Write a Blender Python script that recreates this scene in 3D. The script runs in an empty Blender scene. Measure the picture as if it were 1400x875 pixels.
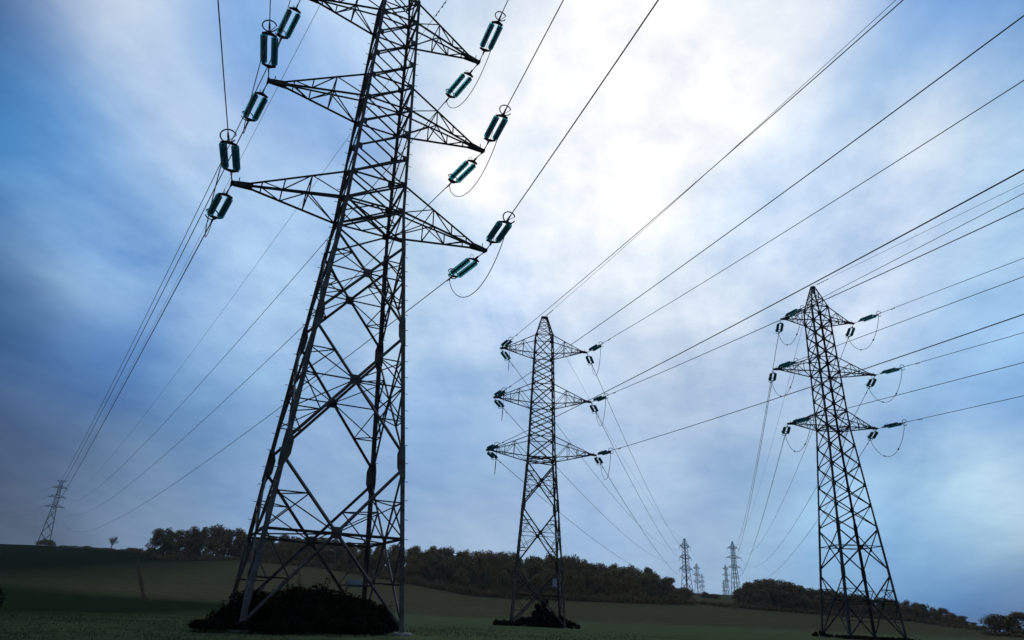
import bpy, math, random
from mathutils import Vector, Matrix, noise as mnoise
import numpy as np

# ------------------------------------------------------------------ camera
SC = bpy.context.scene
COL = SC.collection
CF, CP, CR = 935.64, 0.401472, 0.045325          # focal in px of a 1400 px frame, pitch, roll
CAMZ = 1.5
_f = np.array([0, math.cos(CP), math.sin(CP)])
_r0 = np.array([1.0, 0, 0]); _u0 = np.cross(_r0, _f)
_R = math.cos(CR)*_r0 + math.sin(CR)*_u0
_U = -math.sin(CR)*_r0 + math.cos(CR)*_u0
cam_d = bpy.data.cameras.new('camera'); cam = bpy.data.objects.new('camera', cam_d); COL.objects.link(cam)
cam_d.sensor_width = 36.0; cam_d.lens = 36.0*CF/1400.0
cam_d.clip_start = 0.1; cam_d.clip_end = 20000
m = Matrix(((_R[0], _U[0], -_f[0], 0), (_R[1], _U[1], -_f[1], 0), (_R[2], _U[2], -_f[2], CAMZ), (0, 0, 0, 1)))
cam.matrix_world = m
SC.camera = cam

def ray(x, y):
    d = _f*CF + (x-700)*_R - (y-437.5)*_U
    return d/np.linalg.norm(d)
def at(x, y, r):                                  # world point seen at pixel x,y at ground distance r
    d = ray(x, y); d = d/math.hypot(d[0], d[1])*r
    return Vector((d[0], d[1], d[2]+CAMZ))
def px(p):
    q = np.array([p[0], p[1], p[2]-CAMZ]); d = q@_f
    return 700+CF*(q@_R)/d, 437.5-CF*(q@_U)/d

# ------------------------------------------------------------------ sky, sun, exposure
SUN_AZ, SUN_EL = math.radians(10.3), math.radians(37)
W = bpy.data.worlds.new('World'); SC.world = W; W.use_nodes = True
nt = W.node_tree; N = nt.nodes; Lk = nt.links; N.clear()
def s2l(c):
    return [((v/255)/12.92 if v/255 <= .04045 else ((v/255+.055)/1.055)**2.4) for v in c]
# cloud cover, with the corner vignette painted into its colours: (direction given as column,row of the 1400x875 frame, linear radiance)
SKY = [
(8,5,(0.0006,0.0028,0.0259)),(8,205,(0.0987,0.3733,0.7488)),(8,405,(0.0257,0.0890,0.2248)),(8,595,(0.0483,0.0603,0.1147)),(18,715,(0.0830,0.1141,0.1678)),(208,695,(0.2219,0.3167,0.4732)),
(150,20,(0.9537,1.0404,1.0549)),(158,455,(0.0887,0.2262,0.5264)),(262,285,(0.3552,0.5485,0.8221)),(628,645,(0.2086,0.3735,0.6287)),(988,705,(0.3739,0.5222,0.7299)),(1308,585,(0.1255,0.3312,0.6736)),
(1388,10,(0.0205,0.1157,0.3751)),(1278,25,(0.0297,0.1876,0.6409)),(1375,828,(0.0008,0.0044,0.0393)),(575,402,(0.5619,0.7371,0.8883)),(84,302,(0.3460,0.6263,0.9587)),(904,502,(0.5254,0.6376,0.7872)),
(254,622,(0.1097,0.2171,0.3886)),(63,112,(0.0904,0.3845,0.7649)),(233,152,(0.8596,0.8655,0.9095)),(443,62,(0.1969,0.3827,0.7165)),(393,347,(0.3901,0.5944,0.8668)),(290,547,(0.1523,0.3302,0.6071)),
(618,42,(0.5622,0.7070,0.8683)),(1153,42,(0.8447,0.8730,0.9624)),(1153,225,(0.7110,0.8478,1.0043)),(1303,132,(0.9250,0.9320,0.9039)),(1053,302,(0.7415,0.8682,1.0267)),(1193,400,(0.8232,0.9029,1.0274)),
(1388,602,(0.0426,0.2389,0.6513)),(1373,692,(2.4053,2.5897,2.4094)),(1303,762,(0.0952,0.3509,0.6523)),(643,402,(0.7032,0.8384,1.0320)),(120,642,(0.1090,0.1795,0.2954)),(-70,-40,(0.0319,0.0976,0.2542)),
(-90,200,(0.0612,0.1946,0.4452)),(-90,405,(0.0545,0.1329,0.2874)),(-90,600,(0.0513,0.0844,0.1620)),(-80,720,(0.0612,0.0887,0.1441)),(1480,-30,(0.1144,0.2705,0.5457)),(1490,600,(0.1812,0.3813,0.6308)),
(1480,770,(0.0887,0.2232,0.4020)),(1480,850,(0.0343,0.1070,0.2384)),(1480,250,(0.4020,0.5906,0.8070)),(1480,120,(0.3050,0.4910,0.7454)),(1480,690,(0.4020,0.6172,0.8070)),(60,-60,(0.1274,0.2874,0.5520)),
(200,-70,(0.4564,0.5906,0.7758)),(1400,890,(0.0423,0.1384,0.3050)),(1250,-60,(0.1620,0.3515,0.6724)),(8,100,(0.0024,0.0276,0.1374)),(60,60,(0.0066,0.1000,0.3947)),(1340,60,(0.0525,0.2673,0.7204)),
(1390,640,(0.0045,0.0612,0.2909)),(1390,715,(0.1347,0.3733,0.4768)),(1330,690,(0.5320,0.9335,0.9893)),(1180,740,(0.6764,1.1165,1.5404)),(1390,742,(0.0039,0.0437,0.1694)),(100,20,(0.0066,0.0677,0.3609)),
(190,60,(1.0268,1.0057,0.9471)),(110,110,(0.0856,0.3156,0.7308)),(160,130,(0.3367,0.6430,0.9679)),(250,60,(0.1043,0.3118,0.6273)),(270,200,(0.6049,0.8255,1.0134)),(200,290,(0.1213,0.2996,0.6268)),
(300,40,(0.2447,0.4589,0.8144)),(8,300,(0.0072,0.0578,0.2397)),(150,340,(0.4810,0.7343,1.0325)),(330,470,(0.3201,0.5108,0.7913)),(380,545,(0.2521,0.4405,0.7073)),(180,240,(0.0736,0.2411,0.5555)),
(120,180,(0.0874,0.2586,0.6097)),(350,640,(0.2413,0.3919,0.6302)),(60,540,(0.0858,0.2003,0.4236)),(640,720,(0.3720,0.5063,0.6990)),(450,640,(0.2781,0.4312,0.6624)),(590,560,(0.3365,0.5307,0.8053)),
(720,200,(1.0450,1.0477,1.0622)),(720,60,(1.0830,1.0690,1.0703)),(850,60,(1.0198,1.0130,1.0153)),(850,240,(0.9911,0.9911,1.0000)),(950,150,(0.9734,0.9823,1.0000)),(780,350,(0.8557,0.9159,0.9962)),
(900,390,(0.7590,0.8505,0.9460)),(1050,60,(0.9461,0.9789,1.0119)),(1220,70,(0.2854,0.6209,0.9270)),(1390,80,(0.5910,0.9416,1.1855)),(1385,250,(0.5312,0.7563,0.9667)),(1250,290,(0.7621,0.8557,1.0040)),
(1020,420,(0.7117,0.8153,0.9434)),(1330,450,(0.2391,0.4411,0.7487)),(1320,380,(0.3550,0.5772,0.8239)),(850,590,(0.4507,0.6043,0.8025)),(1060,560,(0.4038,0.5574,0.7670)),(790,700,(0.3419,0.5080,0.7394)),
(1060,690,(0.2189,0.3829,0.6012)),(1250,520,(0.4136,0.6206,0.8412)),(1250,650,(0.2814,0.3825,0.6027)),(1290,690,(0.1093,0.3140,0.5862)),(1330,725,(0.6485,1.1228,1.4727)),(1390,770,(0.0060,0.0792,0.3155)),
(1250,795,(0.0618,0.2656,0.5332)),(1090,770,(0.3071,0.4950,0.7066)),(1385,520,(0.3721,0.6285,0.9382)),(500,20,(0.6592,0.8280,1.0360)),(1240,735,(0.3086,0.4600,0.5857)),(1190,800,(0.0387,0.1666,0.3961)),
(1310,800,(0.0141,0.1582,0.5353)),(1290,830,(0.0059,0.0983,0.3853)),(1340,835,(0.0042,0.1251,0.6376)),(660,560,(0.3746,0.5422,0.7696)),(820,500,(0.5068,0.6572,0.8578)),(200,90,(0.4463,0.6637,0.9238)),
(280,110,(0.1019,0.2784,0.6732)),(330,230,(0.3184,0.4911,0.7832)),(200,190,(0.2217,0.4077,0.7342)),(440,420,(0.3419,0.5149,0.7605)),(120,60,(0.0592,0.2823,0.6594))]
def nd(t, **k):
    n = N.new(t)
    for a, b in k.items(): setattr(n, a, b)
    return n
def vm(op, a, b=None, scale=None):
    n = nd('ShaderNodeVectorMath', operation=op)
    for i, s in enumerate((a, b)):
        if s is None: continue
        if hasattr(s, 'is_linked'): Lk.new(s, n.inputs[i])
        else: n.inputs[i].default_value = s
    if scale is not None:
        if hasattr(scale, 'is_linked'): Lk.new(scale, n.inputs['Scale'])
        else: n.inputs['Scale'].default_value = scale
    return n.outputs['Value'] if op in ('DOT_PRODUCT', 'LENGTH') else n.outputs['Vector']
def mt(op, a, b=0.0, c=None, clamp=False):
    n = nd('ShaderNodeMath', operation=op); n.use_clamp = clamp
    for i, s in enumerate((a, b, c)):
        if s is None: continue
        if hasattr(s, 'is_linked'): Lk.new(s, n.inputs[i])
        else: n.inputs[i].default_value = s
    return n.outputs[0]
tc = nd('ShaderNodeTexCoord')
dirv = tc.outputs['Generated']
sep = nd('ShaderNodeSeparateXYZ'); Lk.new(dirv, sep.inputs[0])
den = mt('ADD', mt('MAXIMUM', sep.outputs[2], 0.0), 0.22)
plane = vm('DIVIDE', dirv, None)                  # cloud-deck coordinates
cmb = nd('ShaderNodeCombineXYZ'); [Lk.new(den, cmb.inputs[i]) for i in range(3)]
Lk.new(cmb.outputs[0], plane.node.inputs[1])
SA = math.radians(10)                             # the wind streets run towards azimuth 10 degrees
su = vm('DOT_PRODUCT', plane, (math.cos(SA), -math.sin(SA), 0)); sv = vm('DOT_PRODUCT', plane, (math.sin(SA), math.cos(SA), 0))
mp = nd('ShaderNodeCombineXYZ'); Lk.new(su, mp.inputs[0]); Lk.new(mt('MULTIPLY', sv, .42), mp.inputs[1])
def wnoise(scale, detail, rough, vec, off=None):
    n = nd('ShaderNodeTexNoise'); n.inputs['Scale'].default_value = scale; n.inputs['Detail'].default_value = detail; n.inputs['Roughness'].default_value = rough
    Lk.new(vec, n.inputs['Vector']); return n
nz1 = wnoise(1.6, 5, .5, mp.outputs[0])
nz2 = wnoise(3.6, 7, .55, mp.outputs[0])
warp = vm('SCALE', vm('SUBTRACT', nz1.outputs['Color'], (.5, .5, .5)), scale=0.07)
wd = vm('NORMALIZE', vm('ADD', dirv, warp))
KK = 380.0
acc = None; wacc = None
for (x, y, c) in SKY:
    d = ray(x, y); lc = c
    w = mt('EXPONENT', mt('MULTIPLY_ADD', vm('DOT_PRODUCT', wd, tuple(d)), KK, -KK))
    n = nd('ShaderNodeVectorMath', operation='MULTIPLY_ADD')
    cc = nd('ShaderNodeVectorMath', operation='SCALE'); cc.inputs[0].default_value = lc; Lk.new(w, cc.inputs['Scale'])
    acc = cc.outputs[0] if acc is None else vm('ADD', acc, cc.outputs[0])
    wacc = w if wacc is None else mt('ADD', wacc, w)
    N.remove(n)
BG = (0.13, 0.20, 0.33)                           # dull overcast out of the frame and behind the camera
w0 = 2e-3
acc = vm('ADD', acc, tuple(v*w0 for v in BG)); wacc = mt('ADD', wacc, w0)
cloud = vm('SCALE', acc, scale=mt('DIVIDE', 1.0, wacc))
wis = wnoise(2.6, 9, .56, mp.outputs[0]); wis.inputs['Distortion'].default_value = .35
curd = wnoise(7.5, 8, .6, plane)
n_ = mt('ADD', mt('MULTIPLY', mt('SUBTRACT', wis.outputs[0], .5), 1.9), mt('MULTIPLY', mt('SUBTRACT', curd.outputs[0], .5), .8))
n_ = mt('MULTIPLY', n_, mt('MULTIPLY_ADD', sep.outputs[2], 2.0, .22, clamp=True))   # low cloud is an even veil
fv = nd('ShaderNodeCombineXYZ')                   # thick wisps are whiter, gaps between them bluer
for i_, a_ in enumerate((1.0, .72, .40)): Lk.new(mt('MAXIMUM', mt('MULTIPLY_ADD', n_, a_, 1.0), .3), fv.inputs[i_])
cloud = vm('SCALE', vm('MULTIPLY', cloud, fv.outputs[0]), scale=10.0)
sky = nd('ShaderNodeTexSky'); sky.sky_type = 'NISHITA'; sky.sun_disc = False
sky.sun_elevation = SUN_EL; sky.sun_rotation = SUN_AZ; sky.dust_density = 1.0
thin = nd('ShaderNodeMapRange'); thin.inputs['From Min'].default_value = .30; thin.inputs['From Max'].default_value = .70
thin.inputs['To Min'].default_value = .92; thin.inputs['To Max'].default_value = 1.0; Lk.new(nz2.outputs[0], thin.inputs['Value'])
mixs = nd('ShaderNodeMix', data_type='RGBA'); Lk.new(thin.outputs[0], mixs.inputs['Factor'])
skd = vm('MULTIPLY', sky.outputs[0], (.30, .45, .75))
Lk.new(skd, mixs.inputs[6]); Lk.new(cloud, mixs.inputs[7])
bg = nd('ShaderNodeBackground'); bg.inputs['Strength'].default_value = 0.1
out = nd('ShaderNodeOutputWorld'); Lk.new(mixs.outputs[2], bg.inputs['Color']); Lk.new(bg.outputs[0], out.inputs[0])
W.cycles.sampling_method = 'MANUAL'; W.cycles.sample_map_resolution = 512

sl = bpy.data.lights.new('sun', 'SUN'); sl.energy = 0.5; sl.angle = math.radians(20); sl.color = (1, .96, .9)
so = bpy.data.objects.new('sun', sl); COL.objects.link(so)
sd = Vector((math.sin(SUN_AZ)*math.cos(SUN_EL), math.cos(SUN_AZ)*math.cos(SUN_EL), math.sin(SUN_EL)))
so.rotation_euler = sd.to_track_quat('Z', 'Y').to_euler(); so.location = (0, 0, 120)
SC.view_settings.view_transform = 'Standard'; SC.view_settings.look = 'None'
SC.view_settings.exposure = 0.0; SC.view_settings.gamma = 1.0
try: SC.view_settings.use_curve_mapping = False
except Exception: pass

# ------------------------------------------------------------------ helpers
def mat(name, base, rough=.7, metal=0.0, var=None, vscale=3.0, bump=0.0, trans=0.0, spec=None, objrand=None, detail=5):
    M = bpy.data.materials.new(name); M.use_nodes = True; t = M.node_tree; b = t.nodes['Principled BSDF']
    b.inputs['Base Color'].default_value = (*base, 1); b.inputs['Roughness'].default_value = rough; b.inputs['Metallic'].default_value = metal
    if trans: b.inputs['Transmission Weight'].default_value = trans
    if spec is not None: b.inputs['Specular IOR Level'].default_value = spec
    tcn = t.nodes.new('ShaderNodeTexCoord'); col = None
    if var:
        nz = t.nodes.new('ShaderNodeTexNoise'); nz.inputs['Scale'].default_value = vscale; nz.inputs['Detail'].default_value = detail
        t.links.new(tcn.outputs['Object'], nz.inputs['Vector'])
        rp = t.nodes.new('ShaderNodeValToRGB'); rp.color_ramp.elements[0].position = .38; rp.color_ramp.elements[1].position = .64
        rp.color_ramp.elements[0].color = (*base, 1); rp.color_ramp.elements[1].color = (*var, 1)
        t.links.new(nz.outputs[0], rp.inputs[0]); col = rp.outputs[0]
        if bump:
            bp = t.nodes.new('ShaderNodeBump'); bp.inputs['Strength'].default_value = bump; bp.inputs['Distance'].default_value = .05
            t.links.new(nz.outputs[0], bp.inputs['Height']); t.links.new(bp.outputs[0], b.inputs['Normal'])
    if objrand:
        oi = t.nodes.new('ShaderNodeObjectInfo'); rp2 = t.nodes.new('ShaderNodeValToRGB')
        rp2.color_ramp.elements[0].position = 0; rp2.color_ramp.elements[0].color = (*objrand[0], 1)
        rp2.color_ramp.elements[1].position = 1; rp2.color_ramp.elements[1].color = (*objrand[-1], 1)
        for i, c in enumerate(objrand[1:-1]):
            e = rp2.color_ramp.elements.new((i+1)/(len(objrand)-1)); e.color = (*c, 1)
        t.links.new(oi.outputs['Random'], rp2.inputs[0])
        mx = t.nodes.new('ShaderNodeMix'); mx.data_type = 'RGBA'; mx.inputs['Factor'].default_value = .6
        if col is not None: t.links.new(col, mx.inputs[6])
        else: mx.inputs[6].default_value = (*base, 1)
        t.links.new(rp2.outputs[0], mx.inputs[7]); col = mx.outputs[2]
    if col is not None: t.links.new(col, b.inputs['Base Color'])
    return M

class MB:
    def __init__(s): s.v = []; s.f = []
    def add(s, vs, fs):
        o = len(s.v); s.v += [tuple(p) for p in vs]; s.f += [tuple(i+o for i in f) for f in fs]
    def member(s, p0, p1, a, t=None, ref=None):   # steel angle (L section); ref = direction of the open side
        p0 = Vector(p0); p1 = Vector(p1); d = p1-p0
        if d.length < 1e-4: return
        d.normalize(); t = t or max(a*.16, .012)
        ref = Vector(ref) if ref is not None else Vector((.13, .31, 1))
        ref = ref - d*ref.dot(d)
        if ref.length < 1e-3: ref = d.orthogonal()
        ref.normalize(); o = d.cross(ref)
        u = (ref+o).normalized(); w = (ref-o).normalized(); c = -(u+w)*a*.35
        prof = ((0, 0), (a, 0), (a, t), (t, t), (t, a), (0, a))
        vs = [p+c+u*x+w*y for p in (p0, p1) for x, y in prof]
        fs = [(i, (i+1) % 6, 6+(i+1) % 6, 6+i) for i in range(6)]+[(5, 4, 3, 2, 1, 0), (6, 7, 8, 9, 10, 11)]
        s.add(vs, fs)
    def bar(s, p0, p1, a, b=None, up=(0, 0, 1)):
        p0 = Vector(p0); p1 = Vector(p1); d = (p1-p0)
        if d.length < 1e-5: return
        d.normalize(); b = b or a
        u = Vector(up)-d*Vector(up).dot(d)
        if u.length < 1e-3: u = d.orthogonal()
        u.normalize(); w = d.cross(u)
        vs = [p+u*(i*b/2)+w*(j*a/2) for p in (p0, p1) for i, j in ((-1, -1), (1, -1), (1, 1), (-1, 1))]
        s.add(vs, [(0, 1, 5, 4), (1, 2, 6, 5), (2, 3, 7, 6), (3, 0, 4, 7), (3, 2, 1, 0), (4, 5, 6, 7)])
    def tube(s, pts, r, n=6):
        pts = [Vector(p) for p in pts]; rs = r if isinstance(r, (list, tuple)) else [r]*len(pts)
        vs = []; fs = []; u = None
        for i, p in enumerate(pts):
            d = (pts[min(i+1, len(pts)-1)]-pts[max(i-1, 0)]).normalized()
            if u is None: u = d.orthogonal().normalized()
            else: u = (u-d*u.dot(d)).normalized()
            w = d.cross(u)
            vs += [p+(u*math.cos(2*math.pi*k/n)+w*math.sin(2*math.pi*k/n))*rs[i] for k in range(n)]
        for i in range(len(pts)-1):
            fs += [(i*n+k, i*n+(k+1) % n, (i+1)*n+(k+1) % n, (i+1)*n+k) for k in range(n)]
        fs += [tuple(range(n-1, -1, -1)), tuple((len(pts)-1)*n+k for k in range(n))]
        s.add(vs, fs)
    def lathe(s, prof, n=14):                      # prof = [(x, r)] round local x axis
        vs = [(x, r*math.cos(2*math.pi*k/n), r*math.sin(2*math.pi*k/n)) for x, r in prof for k in range(n)]
        fs = [(i*n+k, i*n+(k+1) % n, (i+1)*n+(k+1) % n, (i+1)*n+k) for i in range(len(prof)-1) for k in range(n)]
        s.add(vs, fs)
    def mesh(s, name, material, smooth=False):
        me = bpy.data.meshes.new(name); me.from_pydata(s.v, [], s.f); me.materials.append(material)
        if smooth: me.polygons.foreach_set('use_smooth', [True]*len(me.polygons))
        me.update(); return me
    def build(s, name, material, parent=None, smooth=False):
        return link(name, s.mesh(name, material, smooth), parent)
def link(name, me, parent=None):
    o = bpy.data.objects.new(name, me); COL.objects.link(o)
    if parent: o.parent = parent
    return o
def tag(o, label=None, cat=None, group=None, kind=None):
    if label: o['label'] = label
    if cat: o['category'] = cat
    if group: o['group'] = group
    if kind: o['kind'] = kind
    return o
def empty(name, loc=(0, 0, 0), rz=0.0):
    o = bpy.data.objects.new(name, None); COL.objects.link(o); o.location = loc; o.rotation_euler = (0, 0, rz); o.empty_display_size = .3
    return o

M_steel = mat('galvanised_steel', (.105, .10, .096), .65, .25, (.05, .038, .03), 2.2, .25)
M_steelB = mat('weathered_steel', (.11, .085, .07), .7, .2, (.055, .04, .034), 1.7, .2)
M_steelC = mat('dark_painted_steel', (.04, .04, .045), .65, .25, (.022, .02, .022), 1.5, .2)
M_far = mat('distant_steel', (.03, .03, .034), .8, .1, (.02, .02, .022), 1.0)
M_dark = mat('dark_iron_fitting', (.025, .025, .028), .55, .5, (.04, .032, .028), 6)
M_glass = mat('teal_glass', (.035, .42, .47), .3, 0, (.025, .33, .39), 8, 0, trans=.62)
M_wire = mat('dark_conductor', (.035, .035, .04), .55, .4, (.05, .05, .055), 2)
M_conc = mat('old_concrete', (.30, .29, .26), .9, 0, (.2, .19, .17), 5, .4)
M_plate = mat('pale_enamel_plate', (.30, .36, .40), .6, .1, (.22, .26, .30), 2)
M_bark = mat('bark', (.05, .04, .03), .9, 0, (.03, .024, .018), 4, .5)
M_leafwood = mat('autumn_foliage', (.16, .14, .06), .9, 0, (.28, .19, .085), .6, objrand=[(.10, .125, .045), (.26, .16, .06), (.17, .155, .07), (.29, .17, .07), (.075, .09, .045)], spec=.1)
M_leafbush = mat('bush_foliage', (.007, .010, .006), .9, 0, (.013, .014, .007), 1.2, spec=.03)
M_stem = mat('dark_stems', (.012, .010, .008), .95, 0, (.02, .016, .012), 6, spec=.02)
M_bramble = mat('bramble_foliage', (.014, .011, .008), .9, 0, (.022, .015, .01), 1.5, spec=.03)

# ------------------------------------------------------------------ ground
AZ = [-60, -34.6, -32, -26, -19.6, -15.8, -13, -9.2, -7, -2.4, 1, 6.6, 15.4, 20.5, 24.8, 28.6, 33.4, 45, 60]
RS = [640, 640, 642, 570, 430, 400, 370, 320, 300, 285, 280, 285, 320, 380, 400, 420, 300, 300, 300]
EL = [2.5, 2.6, 2.7, 2.72, 2.55, 2.5, 2.35, 1.95, 1.65, 1.02, .92, 1.0, 1.0, .82, .6, .48, .1, .0, .0]
EL2 = [2.3, 2.4, 2.5, 2.5, 2.45, 2.5, 2.5, 2.3, 2.2, 2.1, 2.0, 1.9, 1.8, 1.7, 1.2, .6, .05, -.1, -.1]
ZB = [-.4, -.3, -.3, -.3, -.2, -.1, -.1, -.1, -.1, -.1, -.08, -.1, 0, .15, .27, .27, .1, 0, 0]   # ground at 90 m
EB = [0, 0, 0, 0, .3, .7, .9, .9, .9, .8, .7, .6, .15, .45, .4, .25, 0, 0, 0]
def ground(x, y):
    r = math.hypot(x, y); az = math.degrees(math.atan2(x, y)); az = max(-60, min(60, az))
    rs, el, el2, zb, eb = (float(np.interp(az, AZ, q)) for q in (RS, EL, EL2, ZB, EB))
    zs = CAMZ+rs*math.tan(math.radians(el)); z2 = CAMZ+950*math.tan(math.radians(el2)); z3 = CAMZ+3200*math.tan(math.radians(el2*.45))
    w = max(0.0, math.cos(math.radians(az+14)))
    R_ = [0, 18, 33, 60, 90, 165, 200, rs, rs+90, 950, 3200, 9000]
    Z_ = [0, 0, .40*w, .12, zb, -.45, -.3+.04*(zs), zs, CAMZ+(rs+90)*math.tan(math.radians(el+eb*(1 if eb > 0 else 0)-(.02 if eb == 0 else 0))), z2, z3, z3-20]
    z = float(np.interp(r, R_, Z_))
    return z + .06*mnoise.noise(Vector((x*.08, y*.08, 0))) + min(r/400, 1.2)*.5*mnoise.noise(Vector((x*.012, y*.012, 3)))
def make_ground():
    azs = np.radians(np.concatenate([np.arange(-180, -60, 10), np.arange(-60, 60.1, .5), np.arange(70, 180, 10)]))
    rr = np.concatenate([[.5, 4, 8, 12], np.arange(15, 60, 1.5), np.arange(60, 220, 5), np.arange(220, 1000, 12), np.geomspace(1010, 9000, 24)])
    n = len(azs); vs = []; fs = []
    for r in rr:
        for a in azs:
            x, y = r*math.sin(a), r*math.cos(a)
            z = ground(x, y); vs.append((x, y, z))
    for i in range(len(rr)-1):
        for k in range(n):
            k2 = (k+1) % n
            fs.append((i*n+k, (i+1)*n+k, (i+1)*n+k2, i*n+k2))
    fs.append(tuple(range(n)))
    me = bpy.data.meshes.new('ground'); me.from_pydata(vs, [], fs); me.polygons.foreach_set('use_smooth', [True]*len(me.polygons))
    M = bpy.data.materials.new('field_soil'); M.use_nodes = True; t = M.node_tree; b = t.nodes['Principled BSDF']; b.inputs['Roughness'].default_value = .95
    b.inputs['Specular IOR Level'].default_value = 0.0
    g = t.nodes.new('ShaderNodeNewGeometry')
    def noi(sc, det, mapscale=None, rough=.6):
        n_ = t.nodes.new('ShaderNodeTexNoise'); n_.inputs['Scale'].default_value = sc; n_.inputs['Detail'].default_value = det; n_.inputs['Roughness'].default_value = rough
        if mapscale:
            q = t.nodes.new('ShaderNodeMapping'); q.inputs['Scale'].default_value = mapscale; t.links.new(g.outputs['Position'], q.inputs[0]); t.links.new(q.outputs[0], n_.inputs['Vector'])
        else: t.links.new(g.outputs['Position'], n_.inputs['Vector'])
        return n_.outputs[0]
    def M1(op, a, b_, clamp=False):
        n_ = t.nodes.new('ShaderNodeMath'); n_.operation = op; n_.use_clamp = clamp
        for i, s_ in enumerate((a, b_)):
            if hasattr(s_, 'is_linked'): t.links.new(s_, n_.inputs[i])
            else: n_.inputs[i].default_value = s_
        return n_.outputs[0]
    def mixc(f, a, c):
        n_ = t.nodes.new('ShaderNodeMix'); n_.data_type = 'RGBA'; t.links.new(f, n_.inputs['Factor'])
        for s_, i in ((a, 6), (c, 7)):
            if hasattr(s_, 'is_linked'): t.links.new(s_, n_.inputs[i])
            else: n_.inputs[i].default_value = (*s_, 1)
        return n_.outputs[2]
    sp = t.nodes.new('ShaderNodeSeparateXYZ'); t.links.new(g.outputs['Position'], sp.inputs[0])
    Y = sp.outputs[1]; X = sp.outputs[0]
    big = noi(.01, 4); fine = noi(1.4, 8); rows = noi(.05, 5, (.25, 3.0, 1)); mid = noi(.12, 5)
    green = mixc(M1('MULTIPLY', mid, 1.0), (.088, .108, .052), (.108, .128, .060))
    green = mixc(M1('MULTIPLY', M1('SUBTRACT', rows, .45), 3.0, True), green, (.072, .092, .044))
    # the sown field ends and the stubble begins about 170 m out
    edge = M1('ADD', Y, M1('MULTIPLY', M1('SUBTRACT', big, .5), 40))
    fb = M1('DIVIDE', M1('SUBTRACT', edge, 165), 30, True)
    brown = mixc(rows, (.100, .084, .046), (.076, .078, .040))
    brown = mixc(M1('MULTIPLY', M1('SUBTRACT', big, .42), 5, True), brown, (.070, .070, .034))
    left = M1('DIVIDE', M1('SUBTRACT', -70, M1('ADD', X, M1('MULTIPLY', Y, .15))), 60, True)  # lens vignette painted in: far field colour darkens towards the left
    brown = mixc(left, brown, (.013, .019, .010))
    vignette_near = M1('DIVIDE', M1('SUBTRACT', 3, M1('ADD', X, M1('MULTIPLY', Y, .22))), 26, True)  # same left-hand vignette, painted into the near green
    green = mixc(vignette_near, green, (.018, .028, .012))
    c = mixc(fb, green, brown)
    pat = noi(.35, 7, (.6, 1.6, 1), .65)
    near = M1('MULTIPLY', M1('SUBTRACT', fine, .5), 1.1)
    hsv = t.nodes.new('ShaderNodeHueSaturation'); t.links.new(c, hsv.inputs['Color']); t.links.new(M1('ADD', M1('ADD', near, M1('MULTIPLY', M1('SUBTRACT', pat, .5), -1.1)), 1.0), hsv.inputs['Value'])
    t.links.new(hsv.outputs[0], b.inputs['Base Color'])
    bp = t.nodes.new('ShaderNodeBump'); bp.inputs['Strength'].default_value = .8; bp.inputs['Distance'].default_value = .15
    t.links.new(fine, bp.inputs['Height']); t.links.new(bp.outputs[0], b.inputs['Normal'])
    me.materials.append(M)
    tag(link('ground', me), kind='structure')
make_ground()
def drop(p, dz=0.0): return Vector((p[0], p[1], ground(p[0], p[1])+dz))
def azcol(x, r):
    a = math.atan2(*ray(x, 835)[:2])
    for _ in range(6):
        p = (r*math.sin(a), r*math.cos(a)); a += (x-px((p[0], p[1], ground(*p)))[0])/1010*.9
    return a
def onground(x, r):                                # point on the ground in the direction of pixel column x
    a = azcol(x, r)
    return drop((r*math.sin(a), r*math.cos(a)))

# the dark curved wheel track on the left field
def strip(name, pts, w, material, dz):
    mb = MB(); vs = []
    for i, p in enumerate(pts):
        d = (pts[min(i+1, len(pts)-1)]-pts[max(i-1, 0)]); d.z = 0; d.normalize(); q = Vector((-d.y, d.x, 0))*w*(.5+.12*math.sin(i*.31)+.08*math.sin(i*.83))
        for k in (-1, 0, 1): vs.append(drop(p+q*k, dz))
    fs = []
    for i in range(len(pts)-1):
        for k in (0, 1): fs.append((i*3+k, i*3+k+1, i*3+k+4, i*3+k+3))
    mb.add(vs, fs); return mb.build(name, material)
M_track = mat('bare_damp_soil', (.040, .034, .022), .95, 0, (.026, .021, .015), .6, spec=0.0)
tp = []
for i in range(80):
    q = i/79; tp.append(onground(199-10*math.sin(q*2.1) + (max(0, .12-q)*70), 175+(470-175)*q**1.2))
tag(strip('dirt_track', tp, 1.0, M_track, .07), kind='structure')

# ------------------------------------------------------------------ lattice pylons
TA = dict(x=-8.249, y=32.998, z=CAMZ-1.073, yaw=.433, wb=6.455, w1=3.128, w3=2.156, h=[20.843, 27.843, 34.766], d=1.718, e=-.06, L=[7.155, 6.564, 5.797], hp=40.24, wp=1.2, bar=3.6)
TB = dict(x=4.469, y=87.049, z=CAMZ-1.574, yaw=.018, wb=6.118, w1=3.397, w3=2.37, h=[19.47, 26.47, 33.411], d=2.644, e=.872, L=[6.994, 6.429, 5.877], hp=39.108, wp=.75, bar=0)
TC = dict(x=40.0, y=81.922, z=CAMZ-1.234, yaw=.041, wb=6.195, w1=2.752, w3=2.2, h=[23.454, 30.454, 37.485], d=2.0, e=.335, L=[5.589, 6.563, 4.842], hp=42.79, wp=.35, bar=0)
def hw(T, h): return float(np.interp(h, [0, T['h'][0], T['h'][2]+T['d'], T['hp']], [T['wb'], T['w1'], T['w3'], T['wp']]))/2
def lp(T, sx, sy, h): w = hw(T, h); return Vector((sx*w, sy*w, h))
def world(T, q):
    c, s = math.cos(T['yaw']), math.sin(T['yaw'])
    return Vector((T['x']+c*q[0]-s*q[1], T['y']+s*q[0]+c*q[1], T['z']+q[2]))
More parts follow.
